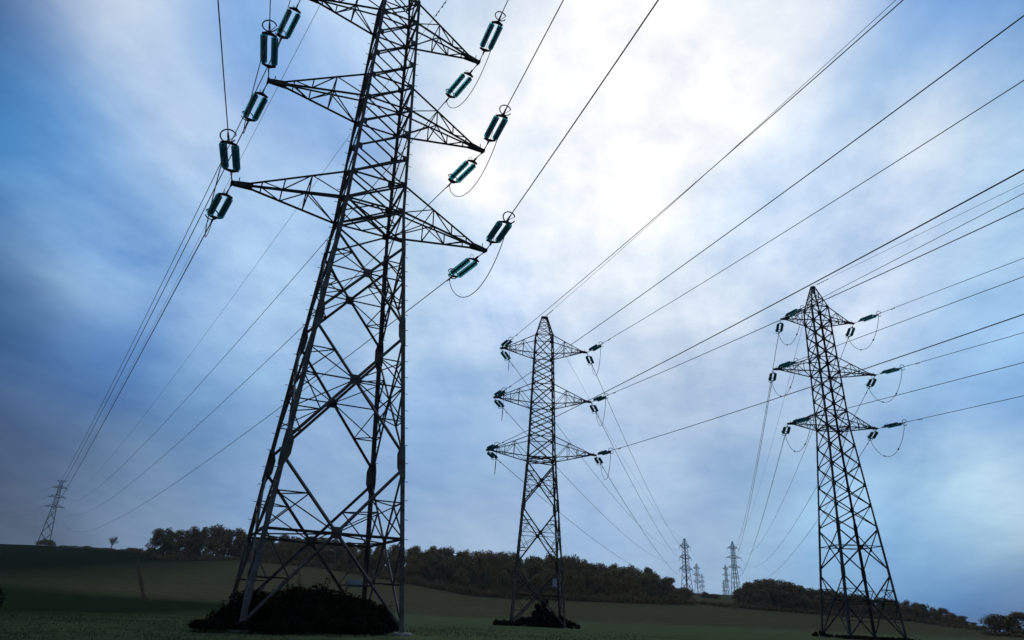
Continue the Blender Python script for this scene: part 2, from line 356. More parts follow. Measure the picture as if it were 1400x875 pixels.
def tip(T, sx, i): return Vector((sx*T['L'][i], 0, T['h'][i]+T['e']))
CORN = [(-1, -1), (1, -1), (1, 1), (-1, 1)]
def pylon(T, nodes, redund, bays, sizes, M, label, seed=1, detail=True, group=None, plate=None, diaph=()):
    """nodes: big X panels from the foot; bays: heights of the narrow lattice above; sizes: leg, diagonal, thin"""
    al, ad, at_ = sizes
    root = empty('lattice_pylon', (T['x'], T['y'], T['z']), T['yaw']); tag(root, label, 'pylon', group)
    allh = list(nodes)+list(bays)
    top = T['h'][2]+T['d']
    rng = random.Random(seed)
    # legs
    for (sx, sy) in CORN:
        mb = MB(); hs = sorted(set([-.35, T['h'][0], top]+[n for n in nodes[1:]]))
        for a, b in zip(hs[:-1], hs[1:]):
            k = al*(1 if a < nodes[-1]-.1 else .78)
            mb.member(lp(T, sx, sy, a), lp(T, sx, sy, b+.02), k, k*.14, ref=(-sx, -sy, 0))
        if detail:
            h = 2.5; j = 0
            while h < top:                         # step bolts up the leg
                p = lp(T, sx, sy, h); dv = Vector((sx, 0, 0)) if j % 2 else Vector((0, sy, 0))
                mb.bar(p, p+dv*.24, .025); h += .42; j += 1
        leg = mb.build('leg', M, root)
        if detail:
            for gi, nh in enumerate(nodes[1:]):    # splice gussets on the leg
                g = MB(); gw = (.34, .30, .16)[gi]*(1.0 if al < .23 else .75); pa, pb = lp(T, sx, sy, nh-.8), lp(T, sx, sy, nh+.75)
                tt = .02
                for ax in ((1, 0), (0, 1)):
                    u = Vector((-sx*ax[0], -sy*ax[1], 0)); v = Vector((sx*ax[1], sy*ax[0], 0))*.055
                    vs = []
                    for off in (v, v+v.normalized()*tt):
                        base = Vector((sx*.03, sy*.03, 0))
                        vs += [pa+off+base, pa+u*.17+off+base, pa.lerp(pb, .3)+u*gw+off+base, pa.lerp(pb, .7)+u*gw+off+base, pb+u*.17+off+base, pb+off+base]
                    g.add(vs, [(0, 1, 2, 3, 4, 5), (11, 10, 9, 8, 7, 6)]+[(i, (i+1) % 6, 6+(i+1) % 6, 6+i) for i in range(6)])
                g.build('gusset_plate', M, leg)
            f = MB()                               # concrete footing
            p = lp(T, sx, sy, 0)
            f.lathe([(-.9, .55), (.0, .42), (.06, .38), (.06, .001)], 12)
            f.v = [(p.x+v[1], p.y+v[2], v[0]-.02) for v in f.v]
            f.build('footing', M_conc, root)
    hips = {}
    # face bracing
    for fi in range(4):
        a = CORN[fi]; b = CORN[(fi+1) % 4]; mb = MB()
        nrm = Vector(((a[0]+b[0])/2, (a[1]+b[1])/2, 0))
        P = lambda c_, h_: lp(T, c_[0], c_[1], h_)
        for i in range(len(nodes)-1):
            h0, h1 = nodes[i], nodes[i+1]
            if i > 0: h0b = h0+.35
            else: h0b = h0+.15
            h1b = h1-.35
            wa, wc = hw(T, h0b), hw(T, h1b); q = wa/(wa+wc); hc = h0b+(h1b-h0b)*q
            wcx = hw(T, hc)
            C = (P(a, hc)+P(b, hc))/2
            for c_ in (a, b):
                o_ = b if c_ is a else a
                mb.member(P(c_, h0b), C, ad, ref=nrm*-1); mb.member(C, P(c_, h1b), ad, ref=nrm*-1)
                Lm = P(c_, hc)
                if redund[i] == 0: continue
                if redund[i] in (1, 2): mb.member(C, Lm, at_*1.15, ref=(0, 0, 1))
                mu = C.lerp(P(c_, h1b), .5); md = C.lerp(P(c_, h0b), .52)
                Lu = P(c_, mu.z); Ld = P(c_, md.z)
                mb.member(mu, Lu, at_, ref=(0, 0, 1)); mb.member(md, Ld, at_, ref=(0, 0, 1))
                mb.member(mu, Lm, at_, ref=(0, 0, 1)); mb.member(md, Lm, at_, ref=(0, 0, 1))
                mb.member(C, Lu, at_*.9, ref=(0, 0, 1))
                if redund[i] == 2: mb.member(C, Ld, at_*.9, ref=(0, 0, 1))
                hips.setdefault((c_, i), []).append((mu, md))
            if detail:                             # centre gusset
                mb.bar(C-Vector((0, 0, .24))+nrm*.03, C+Vector((0, 0, .24))+nrm*.03, .46, .02, up=nrm)
        for i in range(len(bays)-1):
            h0, h1 = bays[i], bays[i+1]
            k = ad*.9
            mb.member(P(a, h0), P(b, h1), k, ref=nrm*-1)
            mb.member(P(b, h0)-nrm*.06, P(a, h1)-nrm*.06, k*.8, ref=nrm)
            if detail:
                for c_ in (a, b):
                    p = P(c_, h1); u = (P(b if c_ is a else a, h1)-p).normalized()
                    mb.bar(p-u*.06+nrm*.03, p+u*.30+nrm*.03, .40, .02, up=nrm)
        for hh in [T['h'][i] for i in range(3)]+[T['h'][i]+T['d'] for i in range(3)]:
            mb.member(P(a, hh), P(b, hh), ad, ref=(0, 0, 1))
        mb.build('face_bracing', M, root)
    if hips:
        for (c_, i), pr in hips.items():           # hip braces that tie the two faces together round each leg
            for u0, u1 in zip(*pr):
                mb = MB(); mb.member(u0, u1, at_*.85); mb.build('hip_brace', M, root)
    for hh in list(diaph)+[T['h'][0]]:
        mb = MB()
        cs = [lp(T, c_[0], c_[1], hh) for c_ in CORN]
        ms = [(cs[i]+cs[(i+1) % 4])/2 for i in range(4)]
        for i in range(4): mb.member(ms[i], ms[(i+1) % 4], at_*1.1, ref=(0, 0, 1)); mb.member(cs[i], cs[(i+1) % 4], at_*1.2, ref=(0, 0, 1))
        if hh == T['h'][0]: mb.member(cs[0], cs[2], ad); mb.member(cs[1], cs[3], ad)
        mb.build('diaphragm', M, root)
    # peak
    pk = MB(); hs = list(np.linspace(top, T['hp'], 4 if detail else 3))
    for (sx, sy) in CORN: pk.member(lp(T, sx, sy, top), lp(T, sx, sy, T['hp']), al*.6, ref=(-sx, -sy, 0))
    for fi in range(4):
        a, b = CORN[fi], CORN[(fi+1) % 4]
        for h0, h1 in zip(hs[:-1], hs[1:]):
            pk.member(lp(T, *a, h0), lp(T, *b, h1), at_); pk.member(lp(T, *b, h0), lp(T, *a, h1), at_); pk.member(lp(T, *a, h1), lp(T, *b, h1), at_)
    if T['bar']:
        for s in (-1, 1):
            for sy in (-1, 1):
                pk.member((s*T['wp']/2, sy*T['wp']/2, T['hp']), (s*T['bar'], 0, T['hp']), ad); pk.member(lp(T, s, sy, T['hp']-1.4), (s*T['bar'], 0, T['hp']), ad)
    else: pk.bar((-T['wp']/2-.05, 0, T['hp']), (T['wp']/2+.05, 0, T['hp']), T['wp']*.9, .12)
    pk.build('peak', M, root)
    # crossarms
    for i in range(3):
        for sx in (-1, 1):
            mb = MB(); h0, h1 = T['h'][i], T['h'][i]+T['d']; E = tip(T, sx, i)
            bf, bb, tf, tb = lp(T, sx, -1, h0), lp(T, sx, 1, h0), lp(T, sx, -1, h1), lp(T, sx, 1, h1)
            e0 = E+Vector((-sx*.35, 0, 0))
            def pos(c_, t_): return c_.lerp(e0, t_)
            for c_, s_ in ((bf, ad*1.15), (bb, ad*1.15), (tf, ad), (tb, ad)): mb.member(c_, e0, s_, ref=(0, 0, 1) if c_ in (bf, bb) else (0, 0, -1))
            ts = [0, .36, .6, .8] if detail else [0, .4, .75]
            for j in range(len(ts)-1):
                t0, t1 = ts[j], ts[j+1]
                for lo, hi in ((bf, tf), (bb, tb)):
                    mb.member(pos(lo, t1), pos(hi, t1), at_*.8); mb.member(pos(hi, t0) if j % 2 else pos(lo, t0), pos(lo, t1) if j % 2 else pos(hi, t1), at_*.9)
                if j == 0 or not detail: mb.member(pos(bf, t1), pos(bb, t1), at_*.8)
                if j % 2: mb.member(pos(bf, t0), pos(bb, t1), at_*.9)
                else: mb.member(pos(bb, t0), pos(bf, t1), at_*.9)
                if j == 0: mb.member(pos(tf, t1), pos(tb, t1), at_*.7)
            arm = mb.build('crossarm', M, root)
            if detail:
                g = MB()
                for sy in (-1, 1):
                    y0 = sy*.05
                    vs = [(E.x-sx*1.0, y0+sy*.10, E.z+.22), (E.x-sx*1.0, y0+sy*.10, E.z-.06), (E.x-sx*.1, y0, E.z-.14), (E.x+sx*.08, y0, E.z-.08), (E.x+sx*.08, y0, E.z+.07), (E.x-sx*.25, y0, E.z+.15)]
                    vs += [(v[0], v[1]+sy*.03, v[2]) for v in vs]
                    fs = [(0, 1, 2, 3, 4, 5), (11, 10, 9, 8, 7, 6)]+[(q, (q+1) % 6, 6+(q+1) % 6, 6+q) for q in range(6)]
                    g.add(vs, fs)
                g.bar((E.x-sx*.95, 0, E.z+.05), (E.x-sx*.7, 0, E.z+.08), .3, .14)
                g.tube([(E.x, -.22, E.z), (E.x, .22, E.z)], .035); g.tube([(E.x-sx*.3, -.16, E.z+.02), (E.x-sx*.3, -.16, E.z+.32)], .025)
                g.build('end_plate', M_dark, arm)
    if plate:
        g = MB(); (x0, y0, z0, w_, h_, thick) = plate
        g.bar((x0-w_/2, y0, z0), (x0+w_/2, y0, z0), thick, h_)
        for s in (-1, 1): g.bar((x0+s*w_*.4, y0+thick*.6, z0-h_/2-.1), (x0+s*w_*.4, y0+thick*.6, z0+h_/2+.1), .05)
        g.build('notice_plate', M_plate, root)
    return root

def lin(a, b, n): return list(np.linspace(a, b, n+1))
def narrow(T, start, per):
    h = T['h']; d = T['d']
    out = [start, h[0], h[0]+d]
    for i in (1, 2): out += lin(h[i-1]+d, h[i], per)[1:]+[h[i]+d]
    return out
rootA = pylon(TA, [0, 7.2, 13.75, 18.95], [1, 2, 2], narrow(TA, 18.95, 3), (.205, .105, .066), M_steel,
      'huge nearest lattice pylon whose top runs out of frame, a dark bush between its feet', 1,
      plate=(2.5, 3.12, 2.0, .72, .34, .04), diaph=(3.75,))
rootB = pylon(TB, [0, 6.5, 13.5, 19.1], [1, 2, 2], narrow(TB, 19.1, 3), (.205, .115, .072), M_steelB,
      'middle rust-grey lattice pylon with brambles at its feet, in front of the wood', 2, plate=(1.75, -2.95, 4.75, .5, .85, .08), diaph=(3.4,))
rootC = pylon(TC, [0, 6.83, 11.73], [1, 0], lin(11.73, 23.454, 5)[:-1]+narrow(TC, 23.3, 3)[1:], (.25, .12, .075), M_steelC,
      'dark lattice pylon on the right, longest arm in the middle, above the far tree line', 3, diaph=(3.9, 9.6))

# far pylons
def fartower(T0, peak, r, yaw, label, sc=1.0, hs=1.0, group='pylons of the lines fading into the distance', M=M_far):
    T = dict(T0); P = at(peak[0], peak[1], r)
    T.update(yaw=yaw, h=[T0['hp']-(T0['hp']-a)*hs for a in T0['h']], L=[a*sc for a in T0['L']])
    T['x'], T['y'], T['z'] = P.x, P.y, P.z-T['hp']
    ext = max(0.0, T['z']-ground(P.x, P.y)+.3) if r < 700 else 0.0
    T['z'] -= ext; T['h'] = [a+ext for a in T['h']]; T['hp'] += ext; T['wb'] *= 1+ext/30
    b0 = T['h'][0]-2.4
    nodes = [0, b0*.36, b0*.7, b0]
    # stretch the legs down to the ground where the hill drops away
    pylon(T, nodes, [0, 0, 0], lin(b0, T['h'][0], 1)+lin(T['h'][0], T['h'][2]+T['d'], 8)[1:], (.36, .17, .12), M, label, detail=False, group=group)
    return T
TD = fartower(TA, (84.9, 657), 642.3, .563, 'far small pylon with a crossbar top on the left ridge, shrub at its base', .99, 1.025)
TE = fartower(TB, (935.6, 736.4), 497.8, .629, 'far pylon rising behind the right end of the wood, taller of that pair', .968, 1.027)
TF = fartower(TC, (1001, 740), 574.7, .167, 'far pylon with pointed top left of the right-hand wood, taller of that pair', .987, 1.0)
TG = fartower(TB, (952, 770.5), 830, .55, 'faint smaller pylon just right of the far one behind the wood')
TH = fartower(TC, (991.6, 772), 930, .167, 'faint smaller pylon overlapped by the left side of the far pointed one')
TI = fartower(TB, (959.5, 785), 1260, .5, 'faintest tiny pylon behind the gap right of the wood')
TJ = fartower(TC, (989, 794), 1500, .167, 'faintest tiny pylon left of the two pointed far ones')

# ------------------------------------------------------------------ insulators
def disc_string(x0, x1, n, y):
    core = MB(); gl = MB(); p = (x1-x0)/n
    core.lathe([(x0-.12, .02), (x1+.1, .02)], 6)
    for i in range(n):
        a = x0+i*p
        core.lathe([(a, .03), (a+.01, .075), (a+p*.45, .085), (a+p*.5, .07), (a+p*.55, .10), (a+p*.62, .03)], 8)
        gl.lathe([(a+p*.46, .05), (a+p*.50, .115), (a+p*.60, .172), (a+p*.70, .185), (a+p*.73, .168), (a+p*.66, .115), (a+p*.62, .05)], 14)
    for b in (core, gl): b.v = [(v[0], v[1]+y, v[2]) for v in b.v]
    return core.mesh('insulator_string', M_dark, True), gl.mesh('glass_discs', M_glass, True)
def insulator_meshes(rear):
    S = {}
    S['strings'] = [disc_string(1.5, 3.6, 11, y) for y in (-.27, .27)]
    l = MB(); l.tube([(.05, 0, 0), (1.2, 0, 0)], .03, 8); l.bar((.0, 0, 0), (.25, 0, 0), .10, .10); l.bar((.85, 0, 0), (1.2, 0, 0), .07, .12)
    S['link_rod'] = l.mesh('link_rod', M_dark)
    def yoke(x, s):
        y = MB(); t = .018
        pts = [(x-s*.16, -.06), (x-s*.16, .06), (x+s*.02, .37), (x+s*.12, .37), (x+s*.10, 0), (x+s*.12, -.37), (x+s*.02, -.37)]
        vs = [(a, b, -t) for a, b in pts]+[(a, b, t) for a, b in pts]; k = len(pts)
        y.add(vs, [tuple(range(k)), tuple(range(2*k-1, k-1, -1))]+[(i, (i+1) % k, k+(i+1) % k, k+i) for i in range(k)])
        return y.mesh('yoke_plate', M_dark)
    S['yokes'] = [yoke(1.28, 1), yoke(3.84, -1)]
    c = MB(); c.tube([(4.05, 0, 0), (4.35, 0, 0), (4.75, 0, 0)], [.05, .055, .03], 8); c.bar((4.3, 0, -.16), (4.35, 0, .02), .05, .05)
    S['clamp'] = c.mesh('clamp', M_dark)
    r = MB(); R_ = .34; x_ = 3.62 if rear else 4.42; n = 26
    pts = [(x_+(.0), R_*math.cos(a)+(.18 if rear else 0), R_*math.sin(a)) for a in [(.35+5.5*i/n) for i in range(n+1)]]
    r.tube(pts, .034, 6); r.tube([(4.0, 0, 0), (x_, pts[0][1], pts[0][2])], .018, 5)
    S['ring'] = r.mesh('corona_ring', M_dark)
    hn = MB(); hn.tube([(1.25, .05, 0), (1.3, .1, .28), (1.42, .12, .42), (1.6, .1, .44), (1.68, .08, .34)], .014, 5)
    S['horn'] = hn.mesh('arcing_horn', M_dark)
    return S
INS = [insulator_meshes(False), insulator_meshes(True)]
def insulator(p, d, rear, label, group):
    d = Vector(d).normalized(); y = Vector((0, 0, 1)).cross(d).normalized(); z = d.cross(y)
    S = INS[1 if rear else 0]
    o = empty('insulator_assembly'); o.matrix_world = Matrix(((d.x, y.x, z.x, p.x), (d.y, y.y, z.y, p.y), (d.z, y.z, z.z, p.z), (0, 0, 0, 1)))
    tag(o, label, 'insulator', group)
    for core, gl in S['strings']:
        s = link('insulator_string', core, o); link('glass_discs', gl, s)
    link('link_rod', S['link_rod'], o)
    for ym in S['yokes']: link('yoke_plate', ym, o)
    link('clamp', S['clamp'], o); link('corona_ring', S['ring'], o); link('arcing_horn', S['horn'], o)
    return o

# ------------------------------------------------------------------ conductors
def wire(pts, r, label, group, name='overhead_wire', cat='wire', damper=None):
    mb = MB(); mb.tube(pts, r, 6)
    o = mb.build(name, M_wire, None, True); tag(o, label, cat, group)
    for s in (damper or []):                       # vibration dampers clamped under the wire
        acc_ = 0
        for a, b in zip(pts[:-1], pts[1:]):
            l = (Vector(b)-Vector(a)).length
            if acc_+l > s:
                p = Vector(a).lerp(Vector(b), (s-acc_)/l); d = (Vector(b)-Vector(a)).normalized(); g = MB(); dn = Vector((0, 0, -.09))
                g.tube([p-d*.22+dn, p+d*.22+dn], .012, 5); g.tube([p, p+dn], .018, 5)
                for e in (-1, 1): g.tube([p+d*e*.14+dn, p+d*e*.27+dn], .042, 8)
                g.build('vibration_damper', M_dark, o); break
            acc_ += l
    return o
def offset_start(pts, dist):                       # drop the first metres that the insulator set takes
    acc_ = 0
    for i in range(len(pts)-1):
        l = (pts[i+1]-pts[i]).length
        if acc_+l > dist: return [pts[i].lerp(pts[i+1], (dist-acc_)/l)]+pts[i+1:]
        acc_ += l
LV = ['lowest', 'middle', 'top']; SD = {-1: 'left', 1: 'right'}
LINES = {
 'A': dict(T=TA, name='nearest pylon', k=.00076, rw=.026, fr={(-1,0):(161.86,.0532),(-1,1):(161.58,.0524),(-1,2):(161.3,.054),(1,0):(162.18,.0497),(1,1):(162.05,.0512),(1,2):(160.84,.057)}, far=TD, sag=15.8, jump=2.5, rs=.03),
 'B': dict(T=TB, name='middle pylon', k=.00031, rw=.032, fr={(-1,0):(161.43,.0554),(-1,1):(161.69,.0617),(-1,2):(161.66,.073),(1,0):(162.26,.0613),(1,1):(161.56,.0769),(1,2):(161.71,.0716)}, far=TE, sag=7.6, jump=2.6, rs=.036),
 'C': dict(T=TC, name='right-hand pylon', k=-.000014, rw=.03, fr={(-1,0):(166.32,.0733),(-1,1):(166.1,.0829),(-1,2):(166.77,.0626),(1,0):(166.49,.063),(1,1):(166.06,.0868),(1,2):(165.82,.0933)}, far=TF, sag=11.8, jump=2.9, rs=.036),
}
FARN = {'A': 'ridge pylon', 'B': 'far pylon behind wood', 'C': 'far pointed pylon'}
M_farins = mat('distant_insulator', (.02, .07, .08), .5, 0, (.03, .05, .055), 3)
for key, Q in LINES.items():
    T = Q['T']; F = Q['far']
    for sx in (-1, 1):
        for i in range(3):
            P = world(T, tip(T, sx, i)); az, sl_ = Q['fr'][(sx, i)]; az = math.radians(az); k = Q['k']
            hd = Vector((math.sin(az), math.cos(az), 0))
            where = f"{SD[sx]} end of the {Q['name']}'s {LV[i]} crossarm"
            # towards the camera
            pts = [P+hd*t+Vector((0, 0, -sl_*t+k*t*t)) for t in [0, 4.5]+list(np.linspace(8, 170, 50))]
            d0 = (pts[1]-pts[0]).normalized()
            insulator(P+Vector((0, 0, -.02)), d0, False, f"glass insulator set pulling towards the viewer, {where}", 'glass insulator sets on the pylon arms')
            fe = P+d0*4.5
            pf = offset_start(pts, 4.5)
            wire(pf, Q['rw'], f"wire running overhead towards the viewer from {where}", 'line conductors', damper=[2.2] if key != 'A' else None)
            # away from the camera
            fp = world(F, tip(F, sx, i)); sh = Vector((-2.6, -.8, -2.4)) if key == 'A' else Vector((0, 0, -2.5 if key == 'B' else -2.0))
            fe2 = fp+sh
            n = 90; pts = []
            for j in range(n+1):
                t = (j/n)**1.5; q = P.lerp(fe2, t); q.z -= 4*Q['sag']*t*(1-t); pts.append(q)
            acc_ = 0; pr = offset_start(pts, 4.5); d1 = (pr[0]-P).normalized()
            insulator(P+Vector((0, 0, -.03)), d1, True, f"glass insulator set pulling away to the background, {where}", 'glass insulator sets on the pylon arms')
            wire([P+d1*4.5]+pr[1:], Q['rs'], f"wire leading into the background from {where}", 'line conductors', damper=[1.6] if key != 'A' else None)
            # string on the far pylon
            s_ = MB(); dd = fe2-fp; s_.tube([fp, fp+dd*.12], .05, 6)
            pp = []; rr_ = []
            for j in range(25): pp.append(fp+dd*(.12+.8*j/24)); rr_.append(.16 if j % 2 else .06)
            s_.tube(pp, rr_, 8); s_.tube([fp+dd*.9, fe2], .05, 6)
            o = s_.build('insulator_string', M_farins, None); tag(o, f"tiny insulator string, {SD[sx]} end of the {LV[i]} arm, {FARN[key]}", 'insulator', 'insulator strings on the far pylons')
            # jumper loop
            a = P+d0*4.32+Vector((0, 0, -.14)); b = P+d1*4.32+Vector((0, 0, -.14)); jp = []
            side = Vector((math.cos(T['yaw']), math.sin(T['yaw']), 0))*sx
            for j in range(33):
                t = j/32; q = a.lerp(b, t); u = 4*t*(1-t); q.z -= Q['jump']*(u**.75); q += side*.1*u; jp.append(q)
            o = wire(jp, .024 if key == 'A' else .03, f"loose jumper loop under the {where}", 'jumper loops under the arms', 'jumper_loop', 'jumper')
            if key == 'C':
                for t in (9, 22):
                    g = MB(); dj = (jp[t+1]-jp[t]).normalized(); g.tube([jp[t]-dj*.16, jp[t]-dj*.08, jp[t]+dj*.08, jp[t]+dj*.16], [.04, .085, .085, .04], 8); g.build('weight', M_dark, o)
# earth wires
def parab(P, Qp, sag, n=90):
    o = []
    for j in range(n+1):
        t = (j/n)**1.5; q = P.lerp(Qp, t); q.z -= 4*sag*t*(1-t); o.append(q)
    return o
for s in (-1, 1):
    wire(parab(world(TA, (s*3.6, 0, 40.24)), world(TD, (s*3.6, 0, 40.24)), 13.3), .016, f"thin earth wire from the ridge pylon to the nearest pylon, {SD[s]} side", 'earth wires', damper=[1.5, 2.4])
    p = world(TA, (s*3.6, 0, 40.24)); hd = Vector((math.sin(2.82), math.cos(2.82), 0))
    wire([p+hd*t+Vector((0, 0, -.05*t+.0006*t*t)) for t in np.linspace(0, 170, 40)], .016, f"thin earth wire towards the viewer from the nearest pylon, {SD[s]} side", 'earth wires')
for T, F, az, sl_, k, sag, nm, fn in ((TB, TE, 161.7, .046, .00031, 6.5, 'middle pylon', 'far pylon behind the wood'), (TC, TF, 166.6, .1047, 0.0, 9.5, 'right-hand pylon', 'far pointed pylon')):
    P = world(T, (0, 0, T['hp']+.1)); Fp = world(F, (0, 0, F['hp'])); hd = Vector((math.sin(math.radians(az)), math.cos(math.radians(az)), 0))
    wire(parab(P, Fp, sag), .02, f"thin earth wire from the {nm} back to the {fn}", 'earth wires', damper=[1.5])
    wire([P+hd*t+Vector((0, 0, -sl_*t+k*t*t)) for t in np.linspace(0, 170, 50)], .02, f"thin earth wire from the peak of the {nm} towards the viewer", 'earth wires', damper=[1.2, 2.0, 2.8])
for s in (-1, 1):                                  # the ridge pylon's line goes on to the left
    for i in range(3):
        fp = world(TD, tip(TD, s, i))+Vector((-2.6, -.8, -2.4)); e = at(-330, 690+i*16, 760)
        wire(parab(fp, e, 9, 30), .03, f"faint wire leaving left from the ridge pylon's {LV[i]} arm {SD[s]} end", 'line conductors')

# ------------------------------------------------------------------ vegetation
def crown_pts(rng, lobes, n, size, flat=.85):
    mb = MB(); tot = sum(l[3]**2 for l in lobes)
    vs = []; fs = []
    for (lx, ly, lz, lr) in lobes:
        for _ in range(int(n*lr*lr/tot)):
            d = Vector((rng.gauss(0, 1), rng.gauss(0, 1), rng.gauss(0, 1))).normalized()
            rad = lr*(rng.random()**.33)*(1+.12*mnoise.noise(d*2.3+Vector((lx, ly, lz))))
            c = Vector((lx, ly, lz))+Vector((d.x*rad, d.y*rad, d.z*rad*flat))
            if c.z < .02: continue
            nn = (d+Vector((rng.gauss(0, .7), rng.gauss(0, .7), rng.gauss(0, .7)))).normalized()
            u = nn.orthogonal().normalized(); a = rng.random()*6.28; v = nn.cross(u); u2 = u*math.cos(a)+v*math.sin(a); v2 = nn.cross(u2)
            s = size*(.5+rng.random()); o = len(vs)
            vs += [c-u2*s*.5, c+v2*s*.28+u2*.05*s, c+u2*s*.5, c-v2*s*.28]
            fs.append((o, o+1, o+2, o+3))
    mb.add(vs, fs); return mb
def trunk_mb(rng, h, r, limbs, lobes):
    mb = MB(); top = Vector((rng.uniform(-.4, .4), rng.uniform(-.4, .4), h))
    pts = [Vector((0, 0, -.4)), Vector((rng.uniform(-.2, .2), 0, h*.3)), Vector((rng.uniform(-.3, .3), rng.uniform(-.3, .3), h*.65)), top]
    mb.tube(pts, [r*1.3, r, r*.7, r*.25], 7)
    for l in rng.sample(lobes, min(limbs, len(lobes))):
        t = rng.uniform(.25, .8); p = Vector((0, 0, h*t)); q = Vector(l[:3])
        mid = p.lerp(q, .5)+Vector((0, 0, -.3)); mb.tube([p, mid, q, q+(q-mid)*.5], [r*.4, r*.28, r*.15, r*.05], 5)
    return mb
def tree_meshes(seed, h=15, w=11, n=5200, size=.62, low=-.06):
    rng = random.Random(seed); lobes = []
    for k in range(rng.randint(22, 28)):
        a = rng.random()*6.28; zz = rng.uniform(low+.14, .86); maxr = w*.5*math.sin(math.pi*min(1, .22+zz*.78))**.6
        rr = maxr*rng.uniform(.25, .72); lr = w*rng.uniform(.15, .24)
        lobes.append((rr*math.cos(a), rr*math.sin(a), h*zz, lr))
    lobes.append((0, 0, h*.87, w*.17)); lobes.append((0, 0, h*.5, w*.3))
    return crown_pts(rng, lobes, n, size).mesh('crown', M_leafwood), trunk_mb(rng, h*.8, h*.022, 6, lobes).mesh('trunk', M_bark, True)
TREES = [tree_meshes(s) for s in range(20, 28)]
trng = random.Random(5)
def tree(p, h, w, label, group, v=None, name='deciduous_tree'):
    c, t = TREES[v if v is not None else trng.randrange(len(TREES))]
    o = empty(name, (p[0], p[1], p[2]-.2), trng.random()*6.28); o.scale = (w/11, w/11, h/15); tag(o, label, 'tree', group)
    link('crown', c, o); link('trunk', t, o); return o
def top_h(p, ytop):                                # height a tree at p needs to reach image row ytop
    lo, hi = 0, 60
    for _ in range(30):
        mid = (lo+hi)/2
        if px((p[0], p[1], p[2]+mid))[1] > ytop: lo = mid
        else: hi = mid
    return (lo+hi)/2
WX = [330, 400, 470, 560, 600, 650, 700, 760, 810, 860, 900, 925, 945]
WT = [734, 730, 738, 745, 746, 752, 750, 757, 764, 771, 779, 794, 806]
rows = [(5, .62, 8.5), (20, .80, 9.5), (42, .93, 10), (70, 1.0, 10), (105, 1.03, 11)]
for ri, (dr, fr, sp_) in enumerate(rows):
    x = 336.0+ri*3
    while x < (948 if ri < 3 else 915):
        az = math.degrees(azcol(x, 330)); r = float(np.interp(az, AZ, RS))+dr+trng.uniform(-4, 4)
        p = onground(x, r)
        yt = float(np.interp(x, WX, WT)); H = top_h(p, yt)
        h = H*fr*trng.uniform(.88, 1.06)
        if h > 3.5:
            w = max(5, min(12, h*.8))*trng.uniform(.9, 1.25)
            tree(p, h, w, 'autumn tree packed in the long dark wood behind the middle pylon', 'trees of the long dark wood')
        x += sp_*trng.uniform(.75, 1.2)/r*CF*.95
# left clump: trees one can tell apart
LC = [(208, 720, 'leftmost tree of the russet clump on the left slope'), (222, 719, 'second tree from the left in the russet clump on the left slope'), (240, 722, 'dip-topped tree left of the centre of the clump on the left slope'),
      (256, 717, 'round-topped tree near the centre of the russet clump'), (272, 718, 'tree left of the tallest one in the russet clump'), (289, 714, 'tallest tree of the russet clump on the left slope'),
      (305, 721, 'tree right of the tallest one in the russet clump'), (320, 720, 'second tree from the right in the russet clump'), (331, 730, 'rightmost tree of the russet clump beside the nearest pylon')]
for k, (x, yt, lb) in enumerate(LC):
    p = onground(x, 455+trng.uniform(-8, 8)); h = top_h(p, yt); tree(p, h, 12+trng.uniform(-1.5, 2), lb, 'russet clump on the left slope', k % 8)
    p2 = onground(x+5, 480); 
    if k % 2: tree(p2, top_h(p2, yt+5), 12, 'tree half hidden in the second row of the russet clump on the left', 'second row of the russet clump')
# understorey along the foot of the clump and the wood, counted as single shrubs
def bush_mesh(seed, w, h, n, size, M, name='foliage', depth=None):
    rng = random.Random(seed); lobes = []; depth = depth or w
    for k in range(max(8, int(w*3))):
        x = rng.uniform(-.5, .5)*w; y = rng.uniform(-.5, .5)*depth; e = max(0, 1-(2*x/w)**2*.9-(2*y/depth)**2*.5)
        lr = h*rng.uniform(.28, .42); lobes.append((x*.86, y*.86, max(lr*.4, (h-lr)*e**.5*rng.uniform(.7, 1)), lr))
    return crown_pts(rng, lobes, n, size, .95).mesh(name, M)
def shrub(p, me_list, label, group=None, scale=(1, 1, 1), name='shrub', rz=0, twigs=None):
    o = empty(name, p, rz); o.scale = scale; tag(o, label, 'bush', group)
    for n_, me in me_list: link(n_, me, o)
    return o
def twig_mesh(seed, w, h, n, depth=None, M=None):
    rng = random.Random(seed); mb = MB(); depth = depth or w
    for k in range(n):
        b = Vector((rng.uniform(-.35, .35)*w, rng.uniform(-.35, .35)*depth, -.1)); d = Vector((b.x*.25+rng.gauss(0, .25), b.y*.25+rng.gauss(0, .25), 1)).normalized()
        l = h*rng.uniform(.75, 1.1)*max(.45, 1-(b.x/w*2)**2*.5); mb.tube([b, b+d*l*.5, b+d*l+Vector((rng.gauss(0, .1), 0, 0))], [.03, .018, .006], 5)
    return mb.mesh('stems', M or M_bark)
HB = [bush_mesh(60+i, 7, 2.6, 900, .5, M_leafwood) for i in range(4)]; HT = twig_mesh(3, 6, 2.4, 8)
k = 0
for x in range(214, 336, 9):
    shrub(onground(x, 445), [('foliage', HB[k % 4]), ('stems', HT)], 'low dark shrub along the foot of the russet clump', 'shrubs under the russet clump', (1, .7, trng.uniform(.9, 1.6)), rz=trng.random()*.4); k += 1
for x in range(340, 950, 9):
    az = math.degrees(azcol(x, 330)); r = float(np.interp(az, AZ, RS))-1
    shrub(onground(x, r), [('foliage', HB[k % 4]), ('stems', HT)], 'low dark shrub on the edge of the long wood', 'shrubs edging the long wood', (.9, .7, trng.uniform(.9, 1.7)), rz=trng.random()*.4); k += 1
